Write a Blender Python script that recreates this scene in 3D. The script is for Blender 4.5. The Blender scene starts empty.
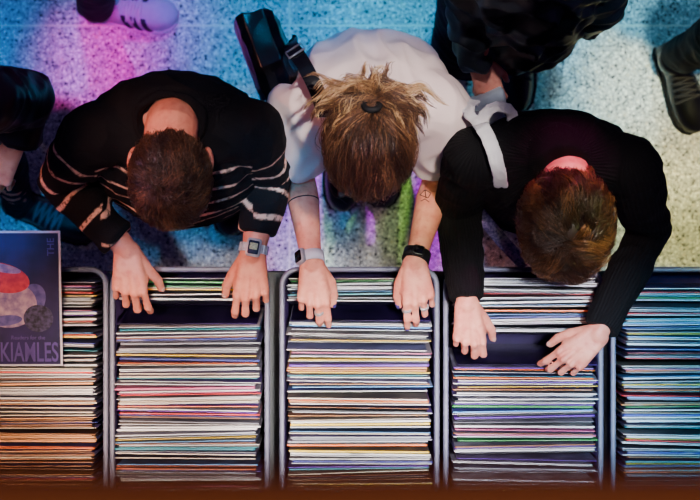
import bpy, math, random
import numpy as np
from mathutils import Vector, Matrix, noise
from mathutils.bvhtree import BVHTree
random.seed(7); np.random.seed(7)
S = bpy.context.scene
C = S.collection
V = Vector
H = 6.0; F = 2200.0
def W(px, py, z):
    s = (H - z) / F
    return V(((px - 350) * s, (250 - py) * s, z))
def lin(c):
    c = c / 255.0
    return c / 12.92 if c <= 0.04045 else ((c + 0.055) / 1.055) ** 2.4
def rgb(r, g, b): return (lin(r), lin(g), lin(b), 1.0)

# ------------------------------------------------------------------ materials
def newmat(name):
    m = bpy.data.materials.new(name); m.use_nodes = True
    nt = m.node_tree
    return m, nt, nt.nodes['Principled BSDF']
def setin(nt, sock, v):
    if isinstance(v, bpy.types.NodeSocket): nt.links.new(v, sock)
    else: sock.default_value = v
def mixc(nt, fac, a, b, blend='MIX'):
    n = nt.nodes.new('ShaderNodeMix'); n.data_type = 'RGBA'; n.blend_type = blend
    setin(nt, n.inputs[0], fac); setin(nt, n.inputs[6], a); setin(nt, n.inputs[7], b)
    return n.outputs[2]
def mth(nt, op, a, b=None, c=None):
    n = nt.nodes.new('ShaderNodeMath'); n.operation = op
    setin(nt, n.inputs[0], a)
    if b is not None: setin(nt, n.inputs[1], b)
    if c is not None: setin(nt, n.inputs[2], c)
    return n.outputs[0]
def coord(nt, scale=(1, 1, 1)):
    t = nt.nodes.new('ShaderNodeTexCoord'); m = nt.nodes.new('ShaderNodeMapping')
    m.inputs['Scale'].default_value = scale
    nt.links.new(t.outputs['Object'], m.inputs['Vector']); return m.outputs['Vector']
def noi(nt, vec, scale, detail=3):
    n = nt.nodes.new('ShaderNodeTexNoise'); n.inputs['Scale'].default_value = scale; n.inputs['Detail'].default_value = detail
    nt.links.new(vec, n.inputs['Vector']); return n.outputs['Fac']
def ramp(nt, fac, stops, interp='LINEAR'):
    n = nt.nodes.new('ShaderNodeValToRGB'); cr = n.color_ramp; cr.interpolation = interp
    while len(cr.elements) < len(stops): cr.elements.new(0.5)
    for e, (p, c) in zip(cr.elements, stops): e.position = p; e.color = c
    nt.links.new(fac, n.inputs[0]); return n.outputs['Color']
def bump(nt, b, h, strength, dist=0.002):
    n = nt.nodes.new('ShaderNodeBump'); n.inputs['Strength'].default_value = strength; n.inputs['Distance'].default_value = dist
    nt.links.new(h, n.inputs['Height']); nt.links.new(n.outputs['Normal'], b.inputs['Normal'])
def mat(name, c1, c2=None, scale=20, rough=.6, metal=0, bmp=0, bscale=200, stretch=(1, 1, 1), spec=.5, bdist=.002):
    m, nt, b = newmat(name)
    b.inputs['Roughness'].default_value = rough; b.inputs['Metallic'].default_value = metal
    b.inputs['Specular IOR Level'].default_value = spec
    vec = coord(nt, stretch)
    if c2 is None: c2 = tuple(x * .8 for x in c1[:3]) + (1,)
    f = noi(nt, vec, scale)
    f = ramp(nt, f, [(.35, (0, 0, 0, 1)), (.65, (1, 1, 1, 1))])
    nt.links.new(mixc(nt, f, c1, c2), b.inputs['Base Color'])
    if bmp: bump(nt, b, noi(nt, coord(nt), bscale, 4), bmp, bdist)
    return m

def skin_mat(name, a, b_, red):
    m, nt, b = newmat(name)
    v = coord(nt)
    c = mixc(nt, ramp(nt, noi(nt, v, 28), [(.35, (0, 0, 0, 1)), (.7, (1, 1, 1, 1))]), a, b_)
    c = mixc(nt, ramp(nt, noi(nt, v, 75, 2), [(.5, (0, 0, 0, 1)), (.8, (.6, .6, .6, 1))]), c, red)
    nt.links.new(c, b.inputs['Base Color']); b.inputs['Roughness'].default_value = .5
    bump(nt, b, noi(nt, v, 240, 4), .4, .0012)
    return m
def hair_mat(name, stops):
    m, nt, b = newmat(name)
    a = nt.nodes.new('ShaderNodeAttribute'); a.attribute_name = 'tone'
    nt.links.new(ramp(nt, a.outputs['Fac'], stops), b.inputs['Base Color'])
    b.inputs['Roughness'].default_value = .36; b.inputs['Specular IOR Level'].default_value = .5
    return m
def knit_mat(name, base, stripe, rib=0):
    m, nt, b = newmat(name)
    v = coord(nt)
    a = nt.nodes.new('ShaderNodeAttribute'); a.attribute_name = 'stripe'
    br = ramp(nt, noi(nt, v, 85, 2), [(.36, (.2, .2, .2, 1)), (.50, (1, 1, 1, 1))])
    f = mth(nt, 'MULTIPLY', a.outputs['Fac'], br)
    nt.links.new(mixc(nt, f, base, stripe), b.inputs['Base Color'])
    b.inputs['Roughness'].default_value = .85; b.inputs['Specular IOR Level'].default_value = .2
    a2 = nt.nodes.new('ShaderNodeAttribute'); a2.attribute_name = 'rib'
    w = mth(nt, 'SINE', mth(nt, 'MULTIPLY', a2.outputs['Fac'], 1.0))
    h = mth(nt, 'ADD', mth(nt, 'MULTIPLY', w, rib), noi(nt, v, 320, 3))
    bump(nt, b, h, .6, .003)
    return m

SKIN_A = skin_mat('skin_light', rgb(236, 150, 122), rgb(220, 124, 100), rgb(208, 88, 78))
SKIN_B = skin_mat('skin_fair', rgb(244, 162, 136), rgb(228, 134, 112), rgb(214, 94, 84))
NAIL = mat('nail', rgb(238, 186, 172), rough=.25)
NAILP = mat('nail_dark', rgb(70, 60, 130), rough=.2)
BLACKKNIT = knit_mat('black_knit_striped', rgb(13, 12, 17), rgb(236, 184, 160), 0)
RIBKNIT = knit_mat('black_rib_knit', rgb(12, 11, 14), rgb(30, 28, 30), .5)
WHITECOT = mat('white_cotton', rgb(248, 228, 222), rgb(240, 218, 214), 9, .8, bmp=.3, bscale=500, spec=.2)
BLACKCLOTH = mat('black_cloth', rgb(10, 10, 13), rgb(18, 17, 21), 12, .7, bmp=.5, bscale=90, spec=.35)
BLACKNYLON = mat('black_nylon', rgb(16, 16, 20), rgb(26, 26, 32), 14, .42, bmp=.5, bscale=60, spec=.5)
TROUSER = mat('dark_trousers', rgb(12, 12, 18), rgb(18, 18, 28), 14, .8, bmp=.4, bscale=150, spec=.25)
DENIM = mat('indigo_denim', rgb(34, 28, 70), rgb(52, 44, 100), 30, .8, bmp=.5, bscale=500, spec=.25)
LEATHER = mat('black_leather', rgb(12, 12, 14), rgb(18, 17, 20), 20, .28, bmp=.3, bscale=160)
SOLE = mat('black_rubber', rgb(12, 12, 14), rgb(18, 18, 20), 40, .8, spec=.2)
SOLEW = mat('white_rubber', rgb(240, 232, 240), rgb(228, 218, 230), 40, .6)
LACE = mat('dark_lace', rgb(44, 42, 48), rough=.8)
LACEG = mat('grey_lace', rgb(96, 94, 104), rough=.8)
LACEW = mat('pale_lace', rgb(226, 212, 230), rough=.8)
SNEAK = mat('lilac_suede', rgb(222, 200, 224), rgb(206, 180, 214), 40, .8, bmp=.3, bscale=400)
SNSTR = mat('plum_stripe', rgb(40, 18, 60), rough=.6)
PURPLE = mat('purple_shoe', rgb(30, 20, 50), rgb(22, 16, 38), 40, .6)
EYE = mat('eye_white', rgb(235, 232, 228), rough=.15)
LIP = mat('lips', rgb(178, 92, 88), rough=.4)
HAIR1 = hair_mat('hair_brown', [(0, rgb(22, 13, 9)), (.5, rgb(68, 40, 24)), (1, rgb(140, 92, 56))])
HAIR2 = hair_mat('hair_highlights', [(0, rgb(28, 16, 13)), (.38, rgb(74, 44, 32)), (.64, rgb(132, 88, 58)), (.83, rgb(202, 152, 100)), (1, rgb(246, 214, 160))])
HAIR3 = hair_mat('hair_chestnut', [(0, rgb(18, 10, 8)), (.5, rgb(66, 38, 21)), (1, rgb(158, 106, 56))])
STEEL = mat('steel', rgb(206, 206, 212), rgb(164, 164, 172), 60, .28, .45)
GLASSBLK = mat('black_glass', rgb(8, 8, 12), rgb(14, 14, 20), 20, .08)
DIALN = mat('watch_dial', rgb(22, 28, 52), rgb(34, 40, 70), 190, .25)
LCD = mat('watch_display', rgb(176, 186, 150), rgb(110, 120, 96), 420, .3)
LILACBAND = mat('lilac_band', rgb(226, 220, 236), rough=.5)
BLACKBAND = mat('black_band', rgb(16, 16, 18), rough=.5)
INK = mat('tattoo_ink', rgb(40, 32, 40), rough=.7, spec=.1)
CANVAS = mat('white_canvas', rgb(240, 238, 238), rgb(224, 222, 224), 24, .85, bmp=.5, bscale=400, spec=.2)
STRAPP = mat('purple_webbing', rgb(74, 56, 128), rgb(170, 152, 200), 160, .7)

# ------------------------------------------------------------------ mesh helpers
def ortho(t):
    a = V((0, 0, 1)) if abs(t.z) < .9 else V((1, 0, 0))
    x = a.cross(t).normalized(); return x, t.cross(x).normalized()
def rrect(hx, hy, r, n=5):
    out = []
    for cx, cy, a0 in ((hx - r, hy - r, 0), (-hx + r, hy - r, 90), (-hx + r, -hy + r, 180), (hx - r, -hy + r, 270)):
        for k in range(n):
            a = math.radians(a0 + 90 * k / (n - 1)); out.append((cx + r * math.cos(a), cy + r * math.sin(a)))
    return out
class Acc:
    def __init__(s): s.v = []; s.f = []
    def loft(s, rings, caps=True, loop=False):
        n = len(rings[0]); b = len(s.v)
        for r in rings: s.v.extend([tuple(p) for p in r])
        m = len(rings)
        for i in range(m if loop else m - 1):
            i2 = (i + 1) % m
            for j in range(n):
                k = (j + 1) % n
                s.f.append((b + i * n + j, b + i * n + k, b + i2 * n + k, b + i2 * n + j))
        if caps and not loop:
            s.f.append(tuple(b + j for j in reversed(range(n))))
            s.f.append(tuple(b + (m - 1) * n + j for j in range(n)))
    def tube(s, pts, rad, seg=14, r0=True, r1=True):
        pts = [V(p) for p in pts]; n = len(pts)
        T = []
        for i in range(n):
            a = pts[max(0, i - 1)]; c = pts[min(n - 1, i + 1)]; T.append((c - a).normalized())
        x, y = ortho(T[0]); rings = []
        def ring(c, r, x, y): return [c + x * (r * math.cos(2 * math.pi * k / seg)) + y * (r * math.sin(2 * math.pi * k / seg)) for k in range(seg)]
        if r0:
            for a in (82, 58, 30): rings.append(ring(pts[0] - T[0] * rad[0] * math.sin(math.radians(a)), rad[0] * math.cos(math.radians(a)), x, y))
        for i in range(n):
            if i: 
                x = (x - T[i] * x.dot(T[i])).normalized(); y = T[i].cross(x).normalized()
            rings.append(ring(pts[i], rad[i], x, y))
        if r1:
            for a in (30, 58, 82): rings.append(ring(pts[-1] + T[-1] * rad[-1] * math.sin(math.radians(a)), rad[-1] * math.cos(math.radians(a)), x, y))
        s.loft(rings)
    def ell(s, c, ax, ay, az, nu=18, nv=11):
        rings = []
        for i in range(nv):
            la = math.radians(-84 + 168 * i / (nv - 1))
            rings.append([c + ax * (math.cos(la) * math.cos(2 * math.pi * k / nu)) + ay * (math.cos(la) * math.sin(2 * math.pi * k / nu)) + az * math.sin(la) for k in range(nu)])
        s.loft(rings)
    def rbox(s, c, X, Y, Z, hx, hy, hz, b, r=None, n=4):
        r = r or b
        rings = []
        for z, ins in ((-hz, b), (-hz + b, 0), (hz - b, 0), (hz, b)):
            rings.append([c + X * px + Y * py + Z * z for px, py in rrect(hx - ins, hy - ins, max(r - ins * .9, 1e-4), n)])
        s.loft(rings)
    def hoop(s, c, e1, e2, ax, r1, r2, w, t, n=40):
        rings = []
        for k in range(n):
            a = 2 * math.pi * k / n; d = e1 * math.cos(a) * r1 + e2 * math.sin(a) * r2
            o = d.normalized() * t
            rings.append([c + d - ax * w / 2, c + d + o - ax * w / 2, c + d + o + ax * w / 2, c + d + ax * w / 2])
        s.loft(rings, loop=True)
    def ribbon(s, pts, ups, w, t, k=5):
        pts = smooth_path(pts, k) if k > 1 else [V(p) for p in pts]
        m = len(pts); rings = []
        for i in range(m):
            tg = (pts[min(m - 1, i + 1)] - pts[max(0, i - 1)]).normalized()
            q = i / (m - 1) * (len(ups) - 1); a = int(min(q, len(ups) - 2)); f = q - a
            up = (V(ups[a]) * (1 - f) + V(ups[a + 1]) * f); up = (up - tg * up.dot(tg)).normalized()
            sd = tg.cross(up)
            rings.append([pts[i] + sd * w / 2 - up * t / 2, pts[i] + sd * w / 2 + up * t / 2, pts[i] - sd * w / 2 + up * t / 2, pts[i] - sd * w / 2 - up * t / 2])
        s.loft(rings)
def smooth_path(p, k):
    p = [V(q) for q in p]; out = []
    for i in range(len(p) - 1):
        a = p[max(0, i - 1)]; b = p[i]; c = p[i + 1]; d = p[min(len(p) - 1, i + 2)]
        for j in range(k):
            t = j / k
            out.append(.5 * ((2 * b) + (c - a) * t + (2 * a - 5 * b + 4 * c - d) * t * t + (3 * b - a - 3 * c + d) * t ** 3))
    out.append(p[-1]); return out
def wloc(o):
    l = V((0, 0, 0))
    while o is not None: l = l + o.location; o = o.parent
    return l
def tag(o, label=None, cat=None, group=None, kind=None):
    if label: o['label'] = label
    if cat: o['category'] = cat
    if group: o['group'] = group
    if kind: o['kind'] = kind
    return o
def empty(name, loc, label, cat, group=None):
    o = bpy.data.objects.new(name, None); o.location = loc; o.empty_display_size = .05; C.objects.link(o)
    return tag(o, label, cat, group)
def link_mesh(name, me, material, parent=None, origin=None, smooth=True, label=None):
    o = bpy.data.objects.new(name, me); C.objects.link(o)
    off = wloc(parent) if parent else V(origin or (0, 0, 0))
    n = len(me.vertices); co = np.empty(n * 3, np.float32); me.vertices.foreach_get('co', co)
    co = (co.reshape(-1, 3) - np.array(off, np.float32)).ravel(); me.vertices.foreach_set('co', co)
    if parent: o.parent = parent
    else: o.location = off
    me.materials.clear(); me.materials.append(material)
    me.polygons.foreach_set('use_smooth', [smooth] * len(me.polygons)); me.update()
    if label: o['label'] = label
    return o
def build(name, acc, material, parent=None, origin=None, smooth=True, label=None):
    me = bpy.data.meshes.new(name); me.from_pydata(acc.v, [], acc.f); me.update()
    return link_mesh(name, me, material, parent, origin, smooth, label)
def remesh(acc, voxel, it, fac=.5):
    me = bpy.data.meshes.new('tmp'); me.from_pydata(acc.v, [], acc.f); me.update()
    ob = bpy.data.objects.new('tmp', me); C.objects.link(ob)
    r = ob.modifiers.new('r', 'REMESH'); r.mode = 'VOXEL'; r.voxel_size = voxel
    if it:
        s = ob.modifiers.new('s', 'SMOOTH'); s.factor = fac; s.iterations = it
    dg = bpy.context.evaluated_depsgraph_get(); dg.update()
    m = bpy.data.meshes.new_from_object(ob.evaluated_get(dg))
    bpy.data.objects.remove(ob); bpy.data.meshes.remove(me)
    return m
def getco(m):
    a = np.empty(len(m.vertices) * 3, np.float32); m.vertices.foreach_get('co', a); return a.reshape(-1, 3)
def folds(m, amp, sc, stretch=(1, 1, 1)):
    co = getco(m); nr = np.empty(len(m.vertices) * 3, np.float32); m.vertices.foreach_get('normal', nr); nr = nr.reshape(-1, 3)
    st = np.array(stretch) * sc
    h = np.empty(len(co), np.float32)
    for i, p in enumerate(co * st):
        q = V(p); w = noise.noise(q * .5 + V((3, 7, 1)))
        h[i] = (1 - 2 * abs(noise.noise(q + V((w, w, 0)))) * 1.6) * .7 + noise.noise(q * 2.3) * .3
    co = co + nr * (h * amp)[:, None]
    m.vertices.foreach_set('co', co.ravel().astype(np.float32)); m.update()
def attr(m, name, vals):
    a = m.attributes.new(name, 'FLOAT', 'POINT'); a.data.foreach_set('value', np.asarray(vals, np.float32))

# ------------------------------------------------------------------ people
FINGERS = []
def hand(acc, wr, d, n, thumb, sc=1.0, curl=(36, 46, 26), spread=1.0, tc=0.0):
    d = V(d).normalized(); n = V(n); n = (n - d * n.dot(d)).normalized()
    s = d.cross(n); s = s if s.dot(V(thumb)) > 0 else -s
    nails = []
    kn = [(.094, .030, .000), (.098, .010, .003), (.092, -.0110, .001), (.082, -.030, -.005)]
    ln = [(.044, .026, .021), (.049, .030, .022), (.045, .028, .022), (.035, .021, .019)]
    rr = [.0086, .0087, .0083, .0072]
    mc = [.014, .005, -.005, -.013]
    spr = [.16, .03, -.10, -.26]
    cj = [-8, 2, 9, 14]
    for i in range(4):
        K = wr + (d * kn[i][0] + s * kn[i][1] + n * kn[i][2]) * sc
        acc.tube([wr + s * mc[i] * sc, wr + (d * .05 + s * (mc[i] + kn[i][1]) * .5 + n * .002) * sc, K], [.0165 * sc, .0140 * sc, .0106 * sc], 10)
        b = (d + s * spr[i] * spread).normalized()
        p = K; a = 0; pts = [K]
        for q in range(3):
            a += math.radians(curl[q] + cj[i] * (1 if q < 2 else .3))
            dr = b * math.cos(a) - n * math.sin(a)
            p = p + dr * ln[i][q] * sc; pts.append(p)
            up = n * math.cos(a) + b * math.sin(a)
        r = rr[i] * sc
        mid = lambda u, w: u * .5 + w * .5
        acc.ell(K + n * .003 * sc, d * .011 * sc, s * .0092 * sc, n * .0115 * sc, 10, 7)
        acc.tube([wr + (d * .03 + s * mc[i] + n * .012) * sc, K + n * .0085 * sc], [.0026 * sc, .0034 * sc], 6)
        acc.tube([pts[0], mid(pts[0], pts[1]), pts[1], mid(pts[1], pts[2]), pts[2], pts[3] - dr * .006 * sc], [r * 1.1, r * .93, r * 1.11, r * .88, r * .98, r * .80], 10)
        nails.append((pts[3] - dr * .006 * sc + up * r * .62, dr, up, r))
        FINGERS.append((pts[0], pts[1], r))
    t0 = wr + (d * .014 + s * .018 - n * .006) * sc
    t1 = wr + (d * .050 + s * .043 - n * .016) * sc
    td = (d * (.86 + tc) + s * (.40 - tc) - n * .5).normalized()
    t2 = t1 + td * .034 * sc
    td2 = (d * (.95 + tc) + s * (.06 - tc) - n * .65).normalized()
    t3 = t2 + td2 * .026 * sc
    acc.tube([t0, t1, t2, t3], [.0175 * sc, .0125 * sc, .0112 * sc, .0088 * sc], 10)
    acc.tube([wr + (d * .03 + s * .012 - n * .004) * sc, wr + (d * .07 + s * .032 - n * .006) * sc], [.016 * sc, .011 * sc], 10)
    up = (n * .7 + s * .6); up = (up - td2 * up.dot(td2)).normalized()
    nails.append((t3 + up * .0062 * sc, td2, up, .0098 * sc))
    return nails
def head(acc, c, pitch, yaw=0, s=1.0):
    a = math.radians(pitch); Rz = Matrix.Rotation(math.radians(yaw), 3, 'Z')
    u = Rz @ V((0, -math.sin(a), math.cos(a))); f = Rz @ V((0, -math.cos(a), -math.sin(a))); r = Rz @ V((-1, 0, 0))
    acc.ell(c, r * .074 * s, f * .096 * s, u * .092 * s, 24, 15)
    acc.ell(c + (f * .03 - u * .055) * s, r * .062 * s, f * .064 * s, u * .07 * s)
    acc.ell(c + (f * .05 - u * .104) * s, r * .040 * s, f * .040 * s, u * .030 * s)
    acc.ell(c + (f * .078 - u * .018) * s, r * .05 * s, f * .016 * s, u * .011 * s)
    acc.tube([c + (f * .090 - u * .028) * s, c + (f * .104 - u * .064) * s], [.008 * s, .0125 * s], 10)
    for k in (-1, 1):
        acc.ell(c + (r * .0775 * k - u * .042 - f * .006) * s, (r * k * .012 - f * .006) * s, f * .018 * s, (u * .032 + r * k * .004) * s, 12, 9)
        acc.ell(c + (r * k * .038 + f * .062 - u * .058) * s, r * .018 * s, f * .02 * s, u * .016 * s, 12, 8)
    return dict(c=c, r=r, f=f, u=u, a=.077 * s, b=.099 * s, h=.095 * s, s=s)
def hl(y):
    return -.05 + .6 * y if y < 0 else -.05 + .55 * y
def loc2w(hd, q, k=1.0): return hd['c'] + hd['r'] * (q[0] * hd['a'] * k) + hd['f'] * (q[1] * hd['b'] * k) + hd['u'] * (q[2] * hd['h'] * k)
def w2loc(hd, p):
    e = p - hd['c']; return V((e.dot(hd['r']) / hd['a'], e.dot(hd['f']) / hd['b'], e.dot(hd['u']) / hd['h']))
def grand(): return V((random.gauss(0, 1), random.gauss(0, 1), random.gauss(0, 1)))
def strand(acc, tones, pts, rad, tone, outw):
    n = len(pts); rings = []
    for i in range(n):
        t = (pts[min(n - 1, i + 1)] - pts[max(0, i - 1)])
        t = t.normalized() if t.length > 1e-7 else V((0, 0, 1))
        o = outw(pts[i]); sd = t.cross(o)
        sd = sd.normalized() if sd.length > 1e-6 else V((1, 0, 0)); o = sd.cross(t)
        r = rad * (1.0 if i < n - 1 else .25)
        rings.append([pts[i] + sd * r, pts[i] + o * r, pts[i] - sd * r])
        tones.extend([tone * (.6 + .4 * min(1, 1.6 * i / n))] * 3)  # roots darker: shading put into the strand tone
    acc.loft(rings)
def cap(acc, tones, hd, thick, base_tone=.1, hlf=hl):
    nu, nv = 48, 30; rings = []
    for i in range(nv):
        la = math.radians(-86 + 172 * i / (nv - 1)); ring = []
        for k in range(nu):
            q = V((math.cos(la) * math.cos(2 * math.pi * k / nu), math.cos(la) * math.sin(2 * math.pi * k / nu), math.sin(la)))
            e = max(0, min(1, (q.z - hlf(q.y)) / .3))
            ring.append(loc2w(hd, q, .93 + (.07 + thick) * e * e * (3 - 2 * e)))
        rings.append(ring); tones.extend([base_tone] * nu)
    acc.loft(rings)
def hair(parent, hd, material, locks, per, length, whorl, grav, lift, rad=.0008, thick=.05, steps=7, wob=.25, hlf=hl, maxout=.02, swirl=.4, tone0=.42, lockr=.010):
    acc = Acc(); tones = []
    cap(acc, tones, hd, thick * .5, .10, hlf)
    w = V(whorl).normalized(); done = 0
    outw = lambda p: (p - hd['c']).normalized()
    while done < locks:
        q = grand().normalized()
        if q.z < hlf(q.y) + .03: continue
        done += 1
        t = q * q.dot(w) - w
        t = t.normalized() if t.length > .05 else V((random.uniform(-1, 1), random.uniform(-1, 1), 0)).normalized()
        t = t + q.cross(t) * swirl + V((noise.noise(q * 3.2 + V((9, 0, 0))), noise.noise(q * 3.2 + V((0, 9, 0))), noise.noise(q * 3.2 + V((0, 0, 9))))) * wob * 1.3 + grand() * wob * .45
        dirw = (hd['r'] * t.x + hd['f'] * t.y + hd['u'] * t.z).normalized()
        p = loc2w(hd, q, 1.0 + thick * .5); L = length * random.uniform(.7, 1.2); ds = L / steps
        pts = [p]; lf = lift * random.uniform(.2, 1.2)
        wv = grand() * wob * .5; ph = random.uniform(0, 6)
        for k in range(steps):
            fr = (k + 1) / steps
            dd = (dirw + wv * math.sin(fr * 5 + ph) + V((0, 0, -1)) * grav * fr).normalized()
            p = p + dd * ds
            lo = w2loc(hd, p); mn = 1.0 + thick * (.5 + .5 * math.sin(min(1, fr * 1.4) * math.pi * .5)) + lf * math.sin(fr * math.pi * .75)
            l2 = min(max(lo.length, mn), mn + maxout * fr)
            p = loc2w(hd, lo.normalized(), l2)
            dn = (p - pts[-1]).normalized(); dirw = (dirw * .3 + dn * .7).normalized()
            pts.append(p)
        lt = random.gauss(0, .22)
        for m in range(per):
            of = grand() * lockr; of2 = grand() * lockr * .45; sp = []
            for k, g in enumerate(pts):
                fr = k / steps; nn = outw(g); o = of * (1 - .7 * fr) + of2 * fr; o = o - nn * o.dot(nn) * .7
                pp = g + o; lo = w2loc(hd, pp); mn = 1.0 + thick * .45
                if lo.length < mn: pp = loc2w(hd, lo.normalized(), mn)
                sp.append(pp)
            cut = random.randint(max(3, steps - 2), steps + 1)
            strand(acc, tones, sp[:cut], rad * random.uniform(.7, 1.3), max(0, min(1, tone0 + lt + random.uniform(-.14, .14))), outw)
    me = bpy.data.meshes.new('hair'); me.from_pydata(acc.v, [], acc.f); me.update(); attr(me, 'tone', tones)
    return link_mesh('hair', me, material, parent)

SHOE = [(0, .026, .070), (.05, .034, .082), (.2, .037, .094), (.35, .037, .088), (.5, .043, .070), (.7, .049, .056), (.86, .045, .046), (.95, .033, .036), (1.0, .014, .024)]
def sst(t):
    for a, b in zip(SHOE, SHOE[1:]):
        if t <= b[0]:
            k = (t - a[0]) / (b[0] - a[0]); return a[1] + (b[1] - a[1]) * k, a[2] + (b[2] - a[2]) * k
    return SHOE[-1][1:]
def shoe(parent, heel, toe, mu, ms, ml=None, sc=1.0, stripes=None, shaft=0, label=None):
    heel = V((heel[0], heel[1], 0)); toe = V((toe[0], toe[1], 0)); d = toe - heel; L = d.length; d.normalize(); sd = V((d.y, -d.x, 0))
    def sec(t, ang, k=1.0):
        hw, h = sst(t); c = math.cos(ang); s_ = math.sin(ang)
        return heel + d * (t * L) + sd * (hw * sc * k * math.copysign(abs(c) ** .8, c)) + V((0, 0, .022 + max(0, h * sc * k * math.copysign(abs(s_) ** .85, s_))))
    A = Acc(); ts = [0, .02, .05, .12, .2, .28, .35, .43, .5, .6, .7, .78, .86, .91, .95, .98, 1.0]
    A.loft([[sec(t, 2 * math.pi * k / 20) for k in range(20)] for t in ts])
    if shaft:
        c = heel + d * (.2 * L) + V((0, 0, .06)); A.tube([c, c + V((0, 0, shaft))], [.044, .046], 16, True, False)
    o = build('shoe', A, mu, parent, label=label)
    B = Acc()
    ring = lambda z, gr: [heel + d * (t * L) + sd * (s_ * (sst(t)[0] * sc + gr)) + V((0, 0, z)) for t, s_ in [(t, 1) for t in ts] + [(t, -1) for t in reversed(ts)]]
    B.loft([ring(0, .005), ring(.004, .006), ring(.026, .006)])
    build('sole', B, ms, o, smooth=False)
    if ml:
        D = Acc()
        for i in range(5):
            t = .38 + .065 * i
            D.tube([sec(t, math.radians(a), 1.03) for a in (46, 68, 90, 112, 134)], [.0034] * 5, 6)
            if i < 4: D.tube([sec(t, math.radians(50), 1.04), sec(t + .03, math.radians(90), 1.07), sec(t + .06, math.radians(130), 1.04)], [.003] * 3, 6)
        build('laces', D, ml, o)
    if stripes:
        for i in range(3):
            t = .52 + .10 * i
            for sg in (0, 1):
                E = Acc(); an = [2, 20, 40, 66]; an = [a if not sg else 180 - a for a in an]
                rings = []
                for j, a in enumerate(an):
                    tt = t - .025 * j
                    rings.append([sec(tt, math.radians(a), .99), sec(tt, math.radians(a), 1.07), sec(tt + .05, math.radians(a), 1.07), sec(tt + .05, math.radians(a), .99)])
                E.loft(rings)
                build('stripe', E, stripes, o)
    return o

BODY = {}
def person(label, torso, c7, hc, pitch, arms, legs, skin, yaw=0, hs=1.0, voxel=.0026, g=1.0, nailmat=None, eyes=True):
    tc = torso[0]
    root = empty('person', (tc[0], tc[1], 0), label, 'person')
    A = Acc()
    ring = lambda t, k, n=28: [V((t[0] + t[3] * k * math.cos(2 * math.pi * i / n), t[1] + t[4] * k * math.sin(2 * math.pi * i / n), t[2])) for i in range(n)]
    A.loft([ring(t, .74) for t in torso])
    hd = head(A, hc, pitch, yaw, hs)
    nb = hc - hd['u'] * .055 * hs - hd['f'] * .04 * hs
    top = V(torso[-1][:3])
    A.tube([top - V((0, 0, .05)), c7 - V((0, .018, .022)), (c7 + nb) * .5, nb], [.050 * g, .055 * g, .055 * g, .056 * g], 18)
    nails = []
    for a in arms:
        sh, el, wr = a['sh'], a['el'], a['wr']
        A.tube([sh, sh.lerp(el, .4), el, el.lerp(wr, .28), el.lerp(wr, .7), wr], [.046 * g, .045 * g, .038 * g, .041 * g, .031 * g, .0245 * g], 16)
        A.tube([V(torso[-3][:3]), sh], [.05 * g, .040 * g], 14)
        nails.append(hand(A, wr, a['d'], a.get('n', (0, 0, 1)), a['th'], a.get('hs', 1.0), a.get('curl', (36, 46, 26)), a.get('spread', 1.0), a.get('tc', 0)))
    for hip, kn, an, he, to in legs:
        A.tube([hip, kn, kn.lerp(an, .3), an], [.068, .046, .044, .030], 14)
        f = (V((to[0], to[1], .05)) - V((he[0], he[1], .05))); b = V((he[0], he[1], .052))
        A.tube([an, b + f * .15], [.030, .026], 10); A.tube([b + f * .12, b + f * .8], [.024, .020], 10)
    m = remesh(A, voxel, 4, .5)
    BODY[root.name] = BVHTree.FromPolygons([tuple(p) for p in getco(m)], [tuple(p.vertices) for p in m.polygons]) if voxel < .004 else None
    link_mesh('body', m, skin, root)
    for nl in nails:
        for p, dr, up, r in nl:
            B = Acc(); B.ell(p, dr * r * .85, dr.cross(up) * r * .62, up * r * .33, 10, 7)
            build('fingernail', B, nailmat or NAIL, root)
    if eyes:
        for k in (-1, 1):
            B = Acc(); B.ell(hc + (hd['f'] * .079 + hd['r'] * .031 * k - hd['u'] * .03) * hs, hd['r'] * .0125, hd['f'] * .0125, hd['u'] * .0115, 12, 9)
            build('eye', B, EYE, root)
        B = Acc(); B.ell(hc + (hd['f'] * .092 - hd['u'] * .088) * hs, hd['r'] * .024, hd['f'] * .008, hd['u'] * .008, 14, 8)
        build('lips', B, LIP, root)
    return root, hd
def garment(name, root, torso, arms, rads, material, grow=1.0, voxel=.006, it=8, amp=.004, fsc=16, frac=1.0, collar=None, extra=None, stripe=None, rib=None, stretch=(1, 1, 1)):
    A = Acc()
    ring = lambda t, n=28: [V((t[0] + t[3] * grow * math.cos(2 * math.pi * i / n), t[1] + t[4] * grow * math.sin(2 * math.pi * i / n), t[2])) for i in range(n)]
    A.loft([ring(t) for t in torso])
    for a in arms:
        sh, el, wr = a['sh'], a['el'], a['wr']
        if frac >= 1.0:
            pts = [sh, sh.lerp(el, .5), el, el.lerp(wr, .4), el.lerp(wr, a.get('cuff', .93))]; rd = rads
            A.tube(pts, rd, 20, True, False)
        else:
            A.tube([sh, sh.lerp(el, .5 * frac), sh.lerp(el, frac)], rads, 20, True, False)
        A.tube([V(torso[-3][:3]) * .6 + V(torso[-2][:3]) * .4, sh], [rads[0] * 1.15, rads[0]], 18)
    if extra: extra(A)
    if collar:
        c, e1, e2, r1, r2, t = collar; rings = []
        for k in range(30):
            a = 2 * math.pi * k / 30; d = e1 * math.cos(a) * r1 + e2 * math.sin(a) * r2; o = d.normalized(); ax = e1.cross(e2).normalized()
            rings.append([c + d + (o * math.cos(2 * math.pi * q / 8) + ax * math.sin(2 * math.pi * q / 8) * 1.3) * t for q in range(8)])
        A.loft(rings, loop=True)
    m = remesh(A, voxel, it, .5)
    co = getco(m)
    if stripe: attr(m, 'stripe', stripe(co))
    if rib: attr(m, 'rib', rib(co))
    if amp: folds(m, amp, fsc, stretch)
    return link_mesh(name, m, material, root)
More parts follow.
